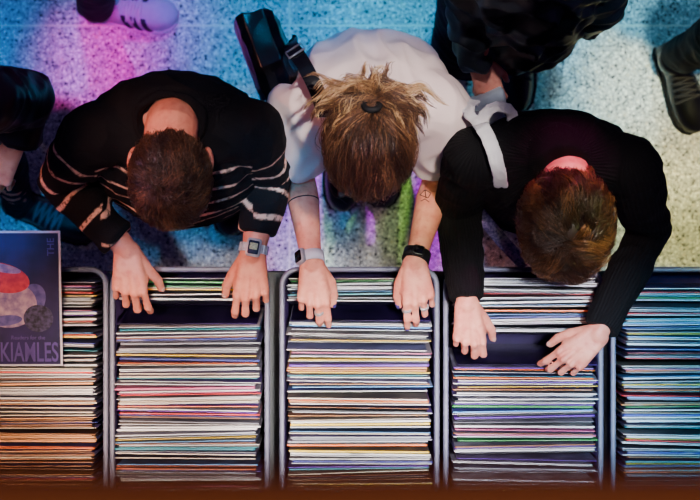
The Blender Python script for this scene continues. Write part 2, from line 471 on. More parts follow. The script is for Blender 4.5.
def trousers(root, legs, pelvis, material, rt=(.095, .075, .066), voxel=.008, hem=-.02):
    A = Acc(); A.ell(pelvis, V((.16, 0, 0)), V((0, .115, 0)), V((0, 0, .13)))
    for hip, kn, an, he, to in legs:
        A.tube([hip, kn, kn.lerp(an, .5), an + V((0, 0, hem))], [rt[0], rt[1], rt[2], rt[2]], 18, True, False)
    m = remesh(A, voxel, 6, .5); folds(m, .006, 15)
    return link_mesh('trousers', m, material, root)
def mklegs(pelvis, feet, hw=.09, kf=.05):
    out = []
    for i, (he, to) in enumerate(feet):
        sg = -1 if i == 0 else 1
        d = (V((to[0], to[1], 0)) - V((he[0], he[1], 0))).normalized()
        hip = V((pelvis.x + sg * hw, pelvis.y, pelvis.z - .04)); an = V((he[0], he[1], .09)) + d * .05
        kn = hip.lerp(an, .5) + d * kf; out.append((hip, kn, an, he, to))
    return out
def segcoord(co, arm):
    pts = [np.array(arm[k]) for k in ('sh', 'el', 'wr')]
    best = np.full(len(co), 9.0); s = np.zeros(len(co)); acc0 = 0; ang = np.zeros(len(co))
    for a, b in zip(pts, pts[1:]):
        d = b - a; l = np.linalg.norm(d); d = d / l
        t = (co - a) @ d; tc = np.clip(t, 0, l); e = co - (a + tc[:, None] * d); dist = np.linalg.norm(e, axis=1)
        x, y = ortho(V(d)); an = np.arctan2(e @ np.array(y), e @ np.array(x))
        k = dist < best; best[k] = dist[k]; s[k] = acc0 + tc[k]; ang[k] = an[k]; acc0 += l
    return best, s, ang

# ---- person 1: striped sweater
t1 = [(-.374, .215, .84, .155, .11), (-.374, .195, .95, .16, .118), (-.374, .185, 1.07, .168, .13), (-.374, .208, 1.2, .182, .145), (-.374, .246, 1.31, .188, .130), (-.374, .274, 1.39, .15, .092), (-.374, .282, 1.44, .074, .058)]
a1 = [dict(sh=W(94, 134, 1.365), el=W(62, 178, 1.20), wr=W(127, 250, 1.185), d=(.06, -.98, -.10), th=(1, 0, 0), spread=.9, tc=-.12, cuff=.86),
      dict(sh=W(250, 130, 1.365), el=W(268, 172, 1.17), wr=W(253, 254, 1.185), d=(-.06, -.98, -.10), th=(-1, 0, 0), spread=.55, cuff=.74)]
p1pel = V((-.374, .215, .9))
fe1 = [((-.46, .36), (-.45, .10)), ((-.31, .30), (-.325, .04))]
l1 = mklegs(p1pel, fe1)
root1, hd1 = person('person with short brown hair in black sweater with broken cream stripes, leaning over a crate', t1, W(173, 110, 1.45), W(170, 178, 1.47), 56, a1, l1, SKIN_A)
def stripe1(co):
    d0, s0, _ = segcoord(co, a1[0]); d1, s1, _ = segcoord(co, a1[1])
    d = np.minimum(d0, d1); s = np.where(d0 < d1, s0, s1)
    inner = np.abs(co[:, 0] + .374)
    wob = np.sin(co[:, 0] * 47 + co[:, 1] * 31) * .003 + np.sin(co[:, 1] * 73 - co[:, 2] * 41) * .002
    arm = (d < .080) & (s > .02) & (inner > .165)
    def band(x, per, wd): 
        u = np.abs(((x / per) % 1.0) - .5) * per; return np.clip((wd - u) / .0015 + .5, 0, 1)
    path = 1.36 - co[:, 2] + (.28 - co[:, 1]) * .7
    zt = band(path + wob, .060, .0043) * (path > .04) * (co[:, 2] > .95) * (co[:, 1] < .275)
    at = band(s - .035 + wob, .062, .0050) * (s < .36) * (s > .035)
    return np.where(arm, at, zt)
garment('sweater', root1, t1, a1, [.068, .062, .055, .050, .040], BLACKKNIT, 1.04, .0034, 12, .007, 13, stripe=stripe1,
        collar=(V((-.374, .268, 1.445)), V((1, 0, 0)), V((0, .93, .34)), .068, .060, .0085))
trousers(root1, l1, p1pel, TROUSER)
for he, to in fe1: shoe(root1, he, to, LEATHER, SOLE, LACE)
hair(root1, hd1, HAIR1, 520, 18, .034, (.12, -.55, .83), .0, .06, .00066, .055, 6, .26, hl, .03, .4, .45, .009)

# ---- person 2: white T-shirt
cx2 = .046
t2 = [(cx2, .385, .82, .155, .115), (cx2, .385, .93, .15, .112), (cx2, .38, 1.05, .145, .108), (cx2, .365, 1.18, .155, .115), (cx2, .338, 1.285, .160, .105), (cx2, .318, 1.355, .125, .08), (cx2, .305, 1.40, .062, .048)]
a2 = [dict(sh=W(302, 108, 1.31), el=W(300, 176, 1.09), wr=W(312, 264, 1.185), d=(.05, -.98, -.10), th=(1, 0, 0), hs=.93, spread=.15, curl=(30, 38, 22), tc=.25),
      dict(sh=W(443, 108, 1.31), el=W(438, 176, 1.09), wr=W(415, 262, 1.185), d=(.10, -.98, -.10), th=(-1, 0, 0), hs=.93, spread=.2, curl=(26, 36, 22), tc=.2)]
f2 = [((-.03, .36), (-.02, .105)), ((.10, .37), (.085, .115))]
p2pel = V((cx2, .385, .88)); l2 = mklegs(p2pel, f2, .075, .03)
root2, hd2 = person('person in white T-shirt with brown hair tied back, both hands in the middle crate', t2, W(372, 104, 1.40), W(369, 148, 1.45), 54, a2, l2, SKIN_B, hs=.97, g=.88, nailmat=NAILP)
def ex2(A):
    A.ell(V((cx2, .40, 1.12)), V((.15, 0, 0)), V((0, .075, 0)), V((0, 0, .13)))
garment('t_shirt', root2, t2, a2, [.070, .068, .064], WHITECOT, 1.05, .005, 5, .013, 10, frac=.74, extra=ex2, stretch=(1.2, .75, .7),
        collar=(V((cx2, .292, 1.405)), V((1, 0, 0)), V((0, .92, .36)), .064, .056, .007))
trousers(root2, l2, p2pel, TROUSER, (.085, .066, .055))
shoe(root2, *f2[0], LEATHER, SOLE, LACE, .95); shoe(root2, *f2[1], PURPLE, SOLE, LACE, .95)
for fi, q in ((3 * 4 + 2, .5), (3 * 4 + 0, .45), (2 * 4 + 1, .45)):
    kp, kq, kr = FINGERS[fi]; kd = (kq - kp).normalized(); ke1, ke2 = ortho(kd)
    A = Acc(); A.hoop(kp.lerp(kq, q), ke1, ke2, kd, kr * .98, kr * .98, .006, .0026, 20); build('ring', A, STEEL, root2)
def hair_tied(parent, hd, material):
    acc = Acc(); tones = []; cap(acc, tones, hd, .035, .12)
    T = V((-.05, -.96, -.10)).normalized(); tie = loc2w(hd, T, 1.22)
    outw = lambda p: (p - hd['c']).normalized(); n = 0
    while n < 560:                       # combed back over the crown to the tie
        q = grand().normalized()
        if q.z < hl(q.y) - .06 or q.dot(T) > .90: continue
        n += 1; lt = random.gauss(0, .17) + .30 * noise.noise(V((q.x * 4, 3.1, q.y))) + .16 * abs(q.x)
        fy = max(0, q.y); lift = (random.uniform(.03, .15) + .12 * abs(q.x)) * (1 - .75 * fy); K = 16
        rj = V((noise.noise(q * 2.5), noise.noise(q * 2.5 + V((7, 0, 0))), noise.noise(q * 2.5 + V((0, 7, 0))))) * .30 + grand() * .025
        wv = V((1, 0, .3)) * random.uniform(.03, .09); ph = q.x * 5 + random.uniform(-.5, .5)
        gd = []
        for k in range(K + 1):
            t = k / K; e = (q * (1 - t) + T * t + rj * math.sin(t * math.pi) + wv * math.sin(t * 10 + ph) * math.sin(t * math.pi)).normalized()
            gd.append(loc2w(hd, e, 1.045 + lift * math.sin(min(1, t * 1.15) * math.pi) + .08 * t ** 3))
        for m in range(16):
            of = grand() * .009; of2 = grand() * .004
            pts = [g + of * (1 - k / K) ** .7 * .8 + of2 * math.sin(k / K * 3.1) for k, g in enumerate(gd)]
            strand(acc, tones, pts, .00052 * random.uniform(.7, 1.4), max(0, min(1, .34 + lt + random.uniform(-.12, .12))), outw)
    for n in range(16):                  # wisps hanging off the forehead
        rs = random.Random(n + 91); q = V((rs.uniform(-.42, .42), .86, rs.uniform(.42, .62))).normalized(); p = loc2w(hd, q, 1.03); d = (hd['f'] * .5 - hd['u'] * .1 + V((0, -.2, -.3)) + hd['r'] * (-q.x * .6)).normalized(); gd = [p]; lt = rs.uniform(.3, .8)
        for k in range(9): p = p + d * .0065; d = (d + V((0, 0, -.12))).normalized(); gd.append(p)
        for m in range(16):
            of = grand() * .006
            strand(acc, tones, [g + of * (1 - k / 10) for k, g in enumerate(gd)], .00052, max(0, min(1, lt + random.uniform(-.12, .12))), outw)
    base = tie + V((0, .012, .004))
    for n in range(88):                  # loose wavy tail behind the tie, spilling back and to both sides
        rs = random.Random(n * 7 + 3); side = 1 if n % 2 else -1; up = n % 3 == 0
        d = V((side * rs.uniform(.0, .8), rs.uniform(.5, 1.0), .25)).normalized() if up else V((side * rs.uniform(.7, 1.0), rs.uniform(.1, .8), .15)).normalized()
        L = rs.uniform(.06, .10) if up else rs.uniform(.085, .17); K = 24; p = base + V((rs.gauss(0, .007), rs.gauss(0, .004), rs.uniform(-.006, .006)))
        gd = [p]; mn = 1.08 + .10 * rs.random(); ph = rs.uniform(0, 6); wa = rs.uniform(.35, .7); fq = rs.uniform(.45, .7); lt = rs.uniform(.40, 1.0)
        curlb = V((-side * rs.uniform(-.1, .45), -rs.uniform(.5, 1.2), -.3)) * rs.uniform(.07, .16)
        for k in range(K):
            sdv = V((-d.y, d.x, 0)); th = k * fq + ph; fw = min(1, k / 6)
            p = p + (d + (sdv * math.sin(th) + V((0, 0, .4)) * math.cos(th)) * wa * fw).normalized() * L / K; d = (d + curlb).normalized()
            lo = w2loc(hd, p)
            if lo.length < mn: p = loc2w(hd, lo.normalized(), mn)
            if p.z < 1.405: p.z = 1.405 + .004 * rs.random()
            gd.append(p)
        for m in range(28):
            of = grand() * .0022; of2 = grand() * .0052
            pts = [g + of + of2 * math.sin(min(1, k / K * 1.25) * 2.8) for k, g in enumerate(gd)]
            strand(acc, tones, pts[:random.randint(16, K + 1)], .00052 * random.uniform(.7, 1.3), max(0, min(1, lt + random.uniform(-.16, .16))), lambda p: V((0, 0, 1)))
    me = bpy.data.meshes.new('hair'); me.from_pydata(acc.v, [], acc.f); me.update(); attr(me, 'tone', tones)
    o = link_mesh('hair', me, material, parent)
    out = V((0, .75, .66)).normalized(); B = Acc(); e1, e2 = ortho(out); rings = []
    tie2 = tie + V((0, .004, .016))
    for k in range(24):
        a = 2 * math.pi * k / 24; dd = e1 * math.cos(a) + e2 * math.sin(a)
        rings.append([tie2 + dd * .016 + (dd * math.cos(q * math.pi / 4) + out * math.sin(q * math.pi / 4)) * .0068 for q in range(8)])
    B.loft(rings, loop=True); build('hair_tie', B, BLACKCLOTH, o)
hair_tied(root2, hd2, HAIR2)
# tattoos lie on the skin itself (found by ray casting on the body)
bv = BODY[root2.name]
def on_skin(px, py):
    p = W(px, py, 1.3); d = (p - V((0, 0, H))).normalized(); h = bv.ray_cast(p, d)
    return (h[0], h[1]) if h[0] else (p, V((0, 0, 1)))
A = Acc()
for pl in ([(420, 195), (425, 190), (431, 193), (428, 198), (420, 195)], [(425, 190), (426, 198)], [(421, 201), (425, 199), (429, 202)]):
    P = []
    for (x0, y0), (x1, y1) in zip(pl, pl[1:]):
        for k in range(4): P.append((x0 + (x1 - x0) * k / 4, y0 + (y1 - y0) * k / 4))
    P.append(pl[-1]); Q = [on_skin(*q) for q in P]
    if all(q[0].z < 1.25 for q in Q): A.tube([q[0] + q[1] * .0002 for q in Q], [.0009] * len(Q), 6)
if A.v: build('tattoo', A, INK, root2, label='small dark line drawing inked inside the forearm')
el, wr = a2[0]['el'], a2[0]['wr']; ax = (wr - el).normalized(); up = (V((0, 0, 1)) - ax * ax.z).normalized(); sd = ax.cross(up)
A = Acc(); rings = []; c0 = el.lerp(wr, .31); w = .0028
for k in range(48):
    a = 2 * math.pi * k / 48; dr = up * math.cos(a) + sd * math.sin(a); row = []
    for z in (-w / 2, w / 2):
        h = bv.ray_cast(c0 + ax * z + dr * .08, -dr); q = h[0] if h[0] else c0 + ax * z + dr * .036
        row.append(q)
    rings.append([row[0] - dr * .001, row[0] + dr * .0004, row[1] + dr * .0004, row[1] - dr * .001])
A.loft(rings, loop=True); build('tattoo', A, INK, root2, label='thin dark band inked round the forearm')
# ---- person 3: plain black ribbed sweater
cx3 = .434
t3 = [(cx3, .15, .82, .15, .11), (cx3, .15, .93, .15, .11), (cx3, .155, 1.05, .15, .11), (cx3, .175, 1.19, .168, .118), (cx3, .19, 1.295, .175, .108), (cx3, .202, 1.37, .135, .082), (cx3, .208, 1.42, .07, .052)]
a3 = [dict(sh=W(474, 156, 1.335), el=W(458, 206, 1.10), wr=W(467, 304, 1.175), d=(.08, -.95, -.18), th=(1, 0, 0), hs=.93, spread=.3, curl=(40, 50, 28), cuff=.95),
      dict(sh=W(632, 165, 1.335), el=W(648, 230, 1.12), wr=W(598, 334, 1.175), d=(-.72, -.66, -.14), th=(-1, .5, 0), hs=.95, spread=.4, curl=(30, 44, 26), tc=.1, cuff=.95)]
f3 = [((.36, .33), (.35, .09)), ((.53, .33), (.54, .09))]
p3pel = V((cx3, .15, .88)); l3 = mklegs(p3pel, f3, .08, .02)
root3, hd3 = person('person with dark wavy hair in plain black ribbed sweater, bowed over the records', t3, W(566, 160, 1.43), W(566, 224, 1.43), 62, a3, l3, SKIN_B, hs=.98, g=.9)
def rib3(co):
    d0, s0, n0 = segcoord(co, a3[0]); d1, s1, n1 = segcoord(co, a3[1])
    d = np.minimum(d0, d1); n = np.where(d0 < d1, n0, n1)
    tor = np.arctan2(co[:, 1] - .18, co[:, 0] - cx3) * 90
    return np.where(d < .07, n * 36, tor)
def ex3(A):
    A.tube([V((cx3, .208, 1.36)), V((cx3, .197, 1.42)), V((cx3 + .004, .178, 1.435))], [.07, .064, .060], 20, False, False)
garment('sweater', root3, t3, a3, [.063, .058, .053, .047, .038], RIBKNIT, 1.04, .0055, 7, .006, 15, rib=rib3, stripe=lambda co: np.zeros(len(co)), extra=ex3)
trousers(root3, l3, p3pel, DENIM, (.088, .068, .06))
for f in f3: shoe(root3, *f, LEATHER, SOLE, LACE, .95)
hair(root3, hd3, HAIR3, 330, 24, .095, (.1, -.50, .86), .16, .17, .00062, .085, 12, .46, lambda y: hl(y) - .10, .14, .45, .44, .011)
A = Acc(); A.ribbon([W(470, 200, 1.10), W(484, 219, 1.06), W(504, 243, 1.04), W(526, 266, 1.03)], [(-.2, -.2, 1), (-.2, -.3, 1)], .030, .003)
build('waist_strap', A, STRAPP, root3, label='purple patterned strap')

# ---- partial people around them
def bystander(label, x, y, feet, arms, head_off=(0, -.04), shoesm=LEATHER, sole=SOLE, jacket=BLACKNYLON, rads=(.072, .068, .064, .06, .052), torso=None, skin=SKIN_A, hairm=HAIR1, stripes=None, shaft=0, pelv=None, name='jacket', amp=.009, lace=LACE, legs=None, grow=1.06, rt=(.1, .082, .064), hem=-.02):
    T = torso or [(x, y, .80, .17, .125), (x, y, .95, .175, .13), (x, y, 1.1, .175, .13), (x, y, 1.25, .19, .13), (x, y, 1.36, .19, .115), (x, y, 1.44, .145, .09), (x, y, 1.49, .075, .06)]
    pel = pelv or V((x, y, .90)); L = legs or mklegs(pel, feet, .09, .03)
    r, hd = person(label, T, V((x, y - .01, 1.5)), V((x + head_off[0], y + head_off[1], 1.62)), 25, arms, L, skin, voxel=.0045)
    garment(name, r, T, arms, list(rads), jacket, grow, .006, 5, amp, 13, collar=(V((x, y - .01, 1.49)), V((1, 0, 0)), V((0, .95, .2)), .078, .068, .012))
    trousers(r, L, pel, TROUSER, rt, hem=hem)
    for f in feet: shoe(r, *f, shoesm, sole, lace, stripes=stripes, shaft=shaft)
    hair(r, hd, hairm, 100, 10, .04, (.1, -.5, .85), .1, .05, .0012, .05, 5, .2)
    return r
bystander('person in black jacket at the left edge, only an arm, hand and leg in view', -.98, .32,
          [((-1.03, .22), (-1.05, -.03)), ((-.935, .140), (-.690, .045))],
          [dict(sh=V((-1.17, .33, 1.38)), el=V((-1.22, .29, 1.1)), wr=V((-1.13, .09, 1.05)), d=(.1, -1, -.2), th=(1, 0, 0)),
           dict(sh=W(-16, 98, 1.38), el=W(28, 100, 1.14), wr=W(12, 150, 1.08), d=(-.45, -.75, -.25), th=(-1, 0, 0), cuff=.78, hs=.9)], rt=(.08, .052, .040), lace=LACEG)
x5 = .40
t5 = [(x5, .54, .86, .115, .115), (x5, .55, .95, .125, .125), (x5, .57, 1.1, .135, .12), (x5, .60, 1.25, .15, .12), (x5, .63, 1.36, .155, .11), (x5, .65, 1.44, .12, .09), (x5, .66, 1.49, .072, .058)]
fe5 = [((.30, .72), (.29, .47)), ((.465, .625), (.445, .370))]
pel5 = V((x5, .60, .90)); L5 = mklegs(pel5, fe5, .09, .03)
h_, k_, an_, he_, to_ = L5[0]; L5[0] = (h_, V((.285, .50, .52)), an_, he_, to_)
r5 = bystander('person in black jacket and trousers standing behind the browsers, cut by the top edge', x5, .68, fe5,
          [dict(sh=V((.265, .63, 1.36)), el=W(472, 8, 1.1), wr=W(478, 60, .98), d=(.35, -.85, -.35), th=(1, 0, 0), cuff=.96, hs=.85),
           dict(sh=V((.535, .63, 1.36)), el=W(598, 2, 1.1), wr=W(584, 18, .97), d=(-.6, .3, -.5), th=(-1, 0, 0), cuff=1.0, hs=.9)],
          torso=t5, pelv=pel5, legs=L5, rads=(.058, .056, .054, .052, .044), amp=.020)
bystander('person in black trousers and laced black boots, walking past at the right edge', 1.06, .62,
          [((.855, .56), (.945, .32)), ((1.12, .70), (1.16, .45))],
          [dict(sh=V((.88, .64, 1.38)), el=V((.86, .68, 1.1)), wr=V((.93, .60, .9)), d=(0, -.5, -.8), th=(1, 0, 0)),
           dict(sh=V((1.24, .64, 1.38)), el=V((1.27, .66, 1.1)), wr=V((1.25, .50, .95)), d=(0, -.7, -.7), th=(-1, 0, 0))], shaft=.10, hairm=HAIR3, rt=(.09, .066, .050), hem=.06)
bystander('person in dark trousers and pale lilac striped sneakers at the top left corner', -.74, .80,
          [((-.90, .92), (-.72, .74)), ((-.735, .665), (-.468, .635))],
          [dict(sh=V((-.92, .82, 1.38)), el=V((-.95, .86, 1.1)), wr=V((-.92, .78, .88)), d=(0, -.4, -.9), th=(1, 0, 0)),
           dict(sh=V((-.56, .82, 1.38)), el=V((-.53, .86, 1.1)), wr=V((-.56, .78, .88)), d=(0, -.4, -.9), th=(-1, 0, 0))],
          shoesm=SNEAK, sole=SOLEW, stripes=SNSTR, hairm=HAIR3, lace=LACEW, rt=(.09, .066, .050))

# ------------------------------------------------------------------ worn and carried things
def watch(label, a, back, r, bandm, casem, dialm, cs, bw=.018, rot=0, links=0, display=None):
    el, wr = a['el'], a['wr']; ax = (wr - el).normalized(); up = (V((0, 0, 1)) - ax * ax.z).normalized(); sd = ax.cross(up)
    up, sd = up * math.cos(rot) + sd * math.sin(rot), sd * math.cos(rot) - up * math.sin(rot)
    c = wr - ax * back
    o = empty('wristwatch', c, label, 'watch')
    A = Acc(); A.hoop(c, up, sd, ax, r, r * 1.06, bw, .0022 if links else .0030)
    if links:
        for k in range(links):
            an = 2 * math.pi * (k + .5) / links; dd = up * math.cos(an) * (r + .0022) + sd * math.sin(an) * (r * 1.06 + .0022); tg = (sd * math.cos(an) - up * math.sin(an))
            A.rbox(c + dd, ax, tg, dd.normalized(), bw * .5, math.pi * r / links * .72, .0013, .0005, .001, 3)
        m_ = bpy.data.meshes.new('band'); m_.from_pydata(A.v, [], A.f); m_.update(); link_mesh('band', m_, bandm, o, smooth=False)
    else: build('band', A, bandm, o)
    A = Acc(); A.rbox(c + up * (r + .005), ax, sd, up, cs[0], cs[1], .0055, .002, .006); k = build('case', A, casem, o)
    A = Acc(); A.rbox(c + up * (r + .011), ax, sd, up, cs[0] * .74, cs[1] * .74, .0012, .0004, .003); build('dial', A, dialm, k)
    if display:
        A = Acc(); A.rbox(c + up * (r + .0122) - ax * cs[0] * .12, ax, sd, up, cs[0] * .36, cs[1] * .54, .0009, .0003, .0012); build('display', A, display, k)
    A = Acc(); q = .4
    A.tube([c + up * (r + .005) + ax * cs[0] * q + sd * cs[1] * .95, c + up * (r + .005) + ax * cs[0] * q + sd * (cs[1] + .003)], [.002, .002], 8)
    build('button', A, casem, k)
    return o
watch('steel digital wristwatch on the striped-sweater wearer\'s wrist', a1[1], .012, .0275, STEEL, STEEL, DIALN, (.020, .016), .019, 0, 18, LCD)
axx = (a2[0]['wr'] - a2[0]['el']).normalized(); upx = (V((0, 0, 1)) - axx * axx.z).normalized()
sgn = 1 if axx.cross(upx).x < 0 else -1
watch('smartwatch with pale lilac band on the white T-shirt wearer\'s wrist', a2[0], .012, .0258, LILACBAND, STEEL, GLASSBLK, (.017, .014), .024, sgn * .85)
watch('slim black fitness watch on the white T-shirt wearer\'s other wrist', a2[1], .014, .0258, BLACKBAND, BLACKBAND, GLASSBLK, (.0125, .013), .025)

# black shoulder bag
bg = empty('shoulder_bag', W(266, 58, .93), 'black leather shoulder bag with buckled strap hanging behind the white T-shirt wearer', 'bag')
e = (W(288, 96, 1.1) - W(258, 16, 1.1)); e.normalize(); n_ = V((-e.y, e.x, 0)); n_ = n_ if n_.x > 0 else -n_
c = W(270, 57, 1.10); A = Acc(); rings = []
for z, hx, hy in ((-.14, .080, .024), (-.13, .094, .032), (-.05, .106, .040), (.05, .100, .036), (.10, .090, .028), (.118, .080, .020), (.124, .072, .012)):
    rings.append([c + e * px + n_ * py + V((0, 0, z)) for px, py in rrect(hx, hy, min(hx, hy) * .4, 5)])
A.loft(rings); m_ = remesh(A, .004, 3); folds(m_, .004, 12); link_mesh('bag_body', m_, LEATHER, bg)
A = Acc(); rings = []
pr = [V((-.052, -.01, 0)), V((-.048, .06, 0)), V((-.040, .105, 0)), V((-.024, .128, 0)), V((.022, .136, 0)), V((.038, .112, 0)), V((.045, .06, 0)), V((.047, .01, 0))]
for k, q in enumerate(pr):
    tg = (pr[min(len(pr) - 1, k + 1)] - pr[max(0, k - 1)]).normalized(); nr = V((-tg.y, tg.x, 0)) * .006
    hw = .098 - .030 * max(0, (k - 3) / 4) - .014 * max(0, (2 - k) / 2)
    rings.append([c + e * hw + n_ * (q.x - nr.x) + V((0, 0, q.y - nr.y)), c + e * hw + n_ * q.x + V((0, 0, q.y)), c - e * hw + n_ * q.x + V((0, 0, q.y)), c - e * hw + n_ * (q.x - nr.x) + V((0, 0, q.y - nr.y))])
A.loft(rings); m_ = remesh(A, .0022, 2); folds(m_, .004, 14); link_mesh('flap', m_, LEATHER, bg)
A = Acc(); sp = [c + e * .02 + n_ * .042 + V((0, 0, .05)), c + e * .00 + n_ * .056 + V((0, 0, .15)), W(291, 46, 1.355), W(301, 60, 1.405), W(313, 82, 1.425), W(321, 102, 1.41), W(325, 122, 1.355), W(321, 138, 1.26)]
STRAPB = mat('black_strap', rgb(14, 14, 16), rgb(22, 22, 26), 60, .22)
A.ribbon(sp, [tuple(n_), (-.3, .1, 1), (-.1, .1, 1), (0, .1, 1), (0, 0, 1), (0, -.3, 1), (0, -.6, 1), (0, -1, .5)], .032, .003)
build('strap', A, STRAPB, bg, smooth=False)
A = Acc(); bc = W(296, 52, 1.385); bd = (sp[3] - sp[2]).normalized(); bs = bd.cross(V((0, 0, 1))).normalized(); bu = bs.cross(bd)
A.tube([bc + bs * .019 + bd * .012 + bu * .004, bc - bs * .019 + bd * .012 + bu * .004, bc - bs * .019 - bd * .012 + bu * .004, bc + bs * .019 - bd * .012 + bu * .004, bc + bs * .019 + bd * .012 + bu * .004], [.0024] * 5, 8)
build('buckle', A, STEEL, bg)
# white tote
tb = empty('tote_bag', W(476, 110, .72), 'white canvas tote bag hanging from the plain black sweater wearer\'s shoulder', 'bag')
A = Acc(); c = W(478, 110, .90); rings = []
for z, hx, hy in ((-.16, .10, .02), (-.15, .12, .035), (0, .115, .035), (.12, .10, .02), (.16, .085, .010)):
    rings.append([c + V((px * .55 - py * .2, py + px * .25, z)) for px, py in rrect(hx, hy, min(hx, hy) * .7, 5)])
A.loft(rings); build('bag_body', A, CANVAS, tb)
A = Acc(); A.ribbon([W(501, 187, 1.36), W(499, 172, 1.41), W(495, 156, 1.43), W(488, 138, 1.42), W(480, 123, 1.385), W(473, 112, 1.05)], [(-.2, -.4, 1), (-.2, -.1, 1), (-.2, 0, 1), (-.2, .3, 1), (0, 1, .4)], .030, .006)
m_ = remesh(A, .0024, 2); folds(m_, .0015, 55, (1.4, .5, 1)); link_mesh('strap', m_, CANVAS, tb)
A = Acc(); A.ribbon([W(480, 123, 1.385), W(486, 113, 1.395), W(497, 107, 1.378), W(509, 110, 1.345), W(513, 119, 1.333)], [(0, .2, 1), (.1, .3, 1), (.2, .2, 1)], .024, .006)
A.ribbon([W(481, 125, 1.39), W(472, 117, 1.39), W(468, 108, 1.36), W(475, 101, 1.30)], [(-.2, 0, 1), (-.2, .3, 1)], .024, .006)
A.ell(W(481, 122, 1.393), V((.016, .006, 0)), V((-.006, .014, 0)), V((0, 0, .011)), 14, 9)
m_ = remesh(A, .0024, 2); folds(m_, .003, 55); link_mesh('folded_end', m_, CANVAS, tb)

# ------------------------------------------------------------------ setting
def floor_mat():
    m, nt, b = newmat('terrazzo'); v = coord(nt)
    base = rgb(192, 194, 196)
    def chips(scale, stops, seed, k):
        mp = nt.nodes.new('ShaderNodeMapping'); mp.inputs['Location'].default_value = (seed, seed * .7, 0); nt.links.new(v, mp.inputs['Vector'])
        vo = nt.nodes.new('ShaderNodeTexVoronoi'); vo.inputs['Scale'].default_value = scale; nt.links.new(mp.outputs['Vector'], vo.inputs['Vector'])
        se = nt.nodes.new('ShaderNodeSeparateColor'); nt.links.new(vo.outputs['Color'], se.inputs[0])
        col = ramp(nt, se.outputs[0], stops, 'CONSTANT')
        lim = mth(nt, 'MULTIPLY', se.outputs[1], .5)
        return col, mth(nt, 'LESS_THAN', vo.outputs['Distance'], mth(nt, 'ADD', lim, k))
    c1, f1 = chips(118, [(0, rgb(254, 254, 250)), (.40, rgb(136, 140, 146)), (.60, rgb(70, 74, 84)), (.78, rgb(212, 204, 188)), (.90, rgb(38, 40, 50))], 1.3, .1)
    c2, f2_ = chips(220, [(0, rgb(252, 252, 248)), (.44, rgb(122, 126, 134)), (.70, rgb(70, 72, 82)), (.9, rgb(204, 196, 182))], 4.1, .18)
    c = mixc(nt, f2_, base, c2); c = mixc(nt, f1, c, c1)
    sp = nt.nodes.new('ShaderNodeSeparateXYZ'); nt.links.new(v, sp.inputs[0])
    for o, pos in ((0, -.165), (1, .612), (0, 1.035), (1, -.588)):
        l = mth(nt, 'LESS_THAN', mth(nt, 'ABSOLUTE', mth(nt, 'SUBTRACT', sp.outputs[o], pos)), .0028)
        c = mixc(nt, l, c, rgb(240, 238, 226))
    nt.links.new(c, b.inputs['Base Color']); b.inputs['Roughness'].default_value = .5; b.inputs['Specular IOR Level'].default_value = .3
    return m
A = Acc(); A.rbox(V((0, 0, -.03)), V((1, 0, 0)), V((0, 1, 0)), V((0, 0, 1)), 3.5, 3.5, .03, .002)
tag(build('floor', A, floor_mat(), smooth=False), kind='structure')

TZ = .735
tab = empty('display_table', (0, -.36, 0), 'long black display table under the row of record crates', 'table')
TBL = mat('black_laminate', rgb(14, 13, 17), rgb(20, 18, 24), 20, .5)
A = Acc(); A.rbox(V((0, -.365, TZ - .016)), V((1, 0, 0)), V((0, 1, 0)), V((0, 0, 1)), 1.3, .315, .016, .003); build('tabletop', A, TBL, tab, smooth=False)
for x in (-1.22, 1.22):
    for y in (-.63, -.10):
        A = Acc(); A.tube([V((x, y, .0)), V((x, y, TZ - .03))], [.02, .022], 14, False, False); build('leg', A, TBL, tab)

RIMM = mat('grey_plastic', rgb(128, 126, 146), rgb(112, 110, 132), 30, .4, bmp=.15, bscale=300)
CRM = mat('dark_plastic', rgb(44, 28, 70), rgb(34, 22, 56), 30, .45)
CL = ['the leftmost crate', "the striped-sweater person's crate", "the white T-shirt person's crate", "the plain black sweater person's crate", 'the rightmost crate']
CLAB = ['grey-rimmed record crate at the left edge, partly covered by a dark navy sleeve', 'grey-rimmed record crate under the hands of the striped-sweater person',
        'grey-rimmed record crate under the hands of the white T-shirt person', 'grey-rimmed record crate under the hands of the plain black sweater person', 'grey-rimmed record crate at the right edge, nobody browsing it']
CPX = [28, 189.5, 359.5, 523.5, 691]
CY0, CY1 = -.038, -.66; RZ = 1.012
CX = [(p - 350) * (H - RZ) / F for p in CPX]
for i in range(5):
    cx = CX[i]; cy = (CY0 + CY1) / 2; hy = (CY0 - CY1) / 2; hx = .1815
    o = empty('record_crate', (cx, cy, TZ), CLAB[i], 'crate', 'record crates along the table')
    R = lambda ax, ay, r, z: [V((cx + px, cy + py, z)) for px, py in rrect(ax, ay, r, 7)]
    A = Acc(); A.loft([R(hx - .016, hy - .016, .025, TZ + .001), R(hx - .012, hy - .012, .03, TZ + .004), R(hx - .008, hy - .008, .034, RZ - .02), R(hx - .0125, hy - .0125, .03, RZ - .02), R(hx - .0165, hy - .0165, .027, TZ + .012), R(.02, .02, .01, TZ + .010)])
    build('body', A, CRM, o)
    A = Acc(); A.loft([R(hx - .0085, hy - .0085, .033, RZ - .025), R(hx, hy, .042, RZ - .022), R(hx, hy, .042, RZ - .004), R(hx - .003, hy - .003, .039, RZ), R(hx - .009, hy - .009, .034, RZ), R(hx - .0115, hy - .0115, .031, RZ - .004), R(hx - .0122, hy - .0122, .030, RZ - .022)], loop=True)
    build('rim', A, RIMM, o)

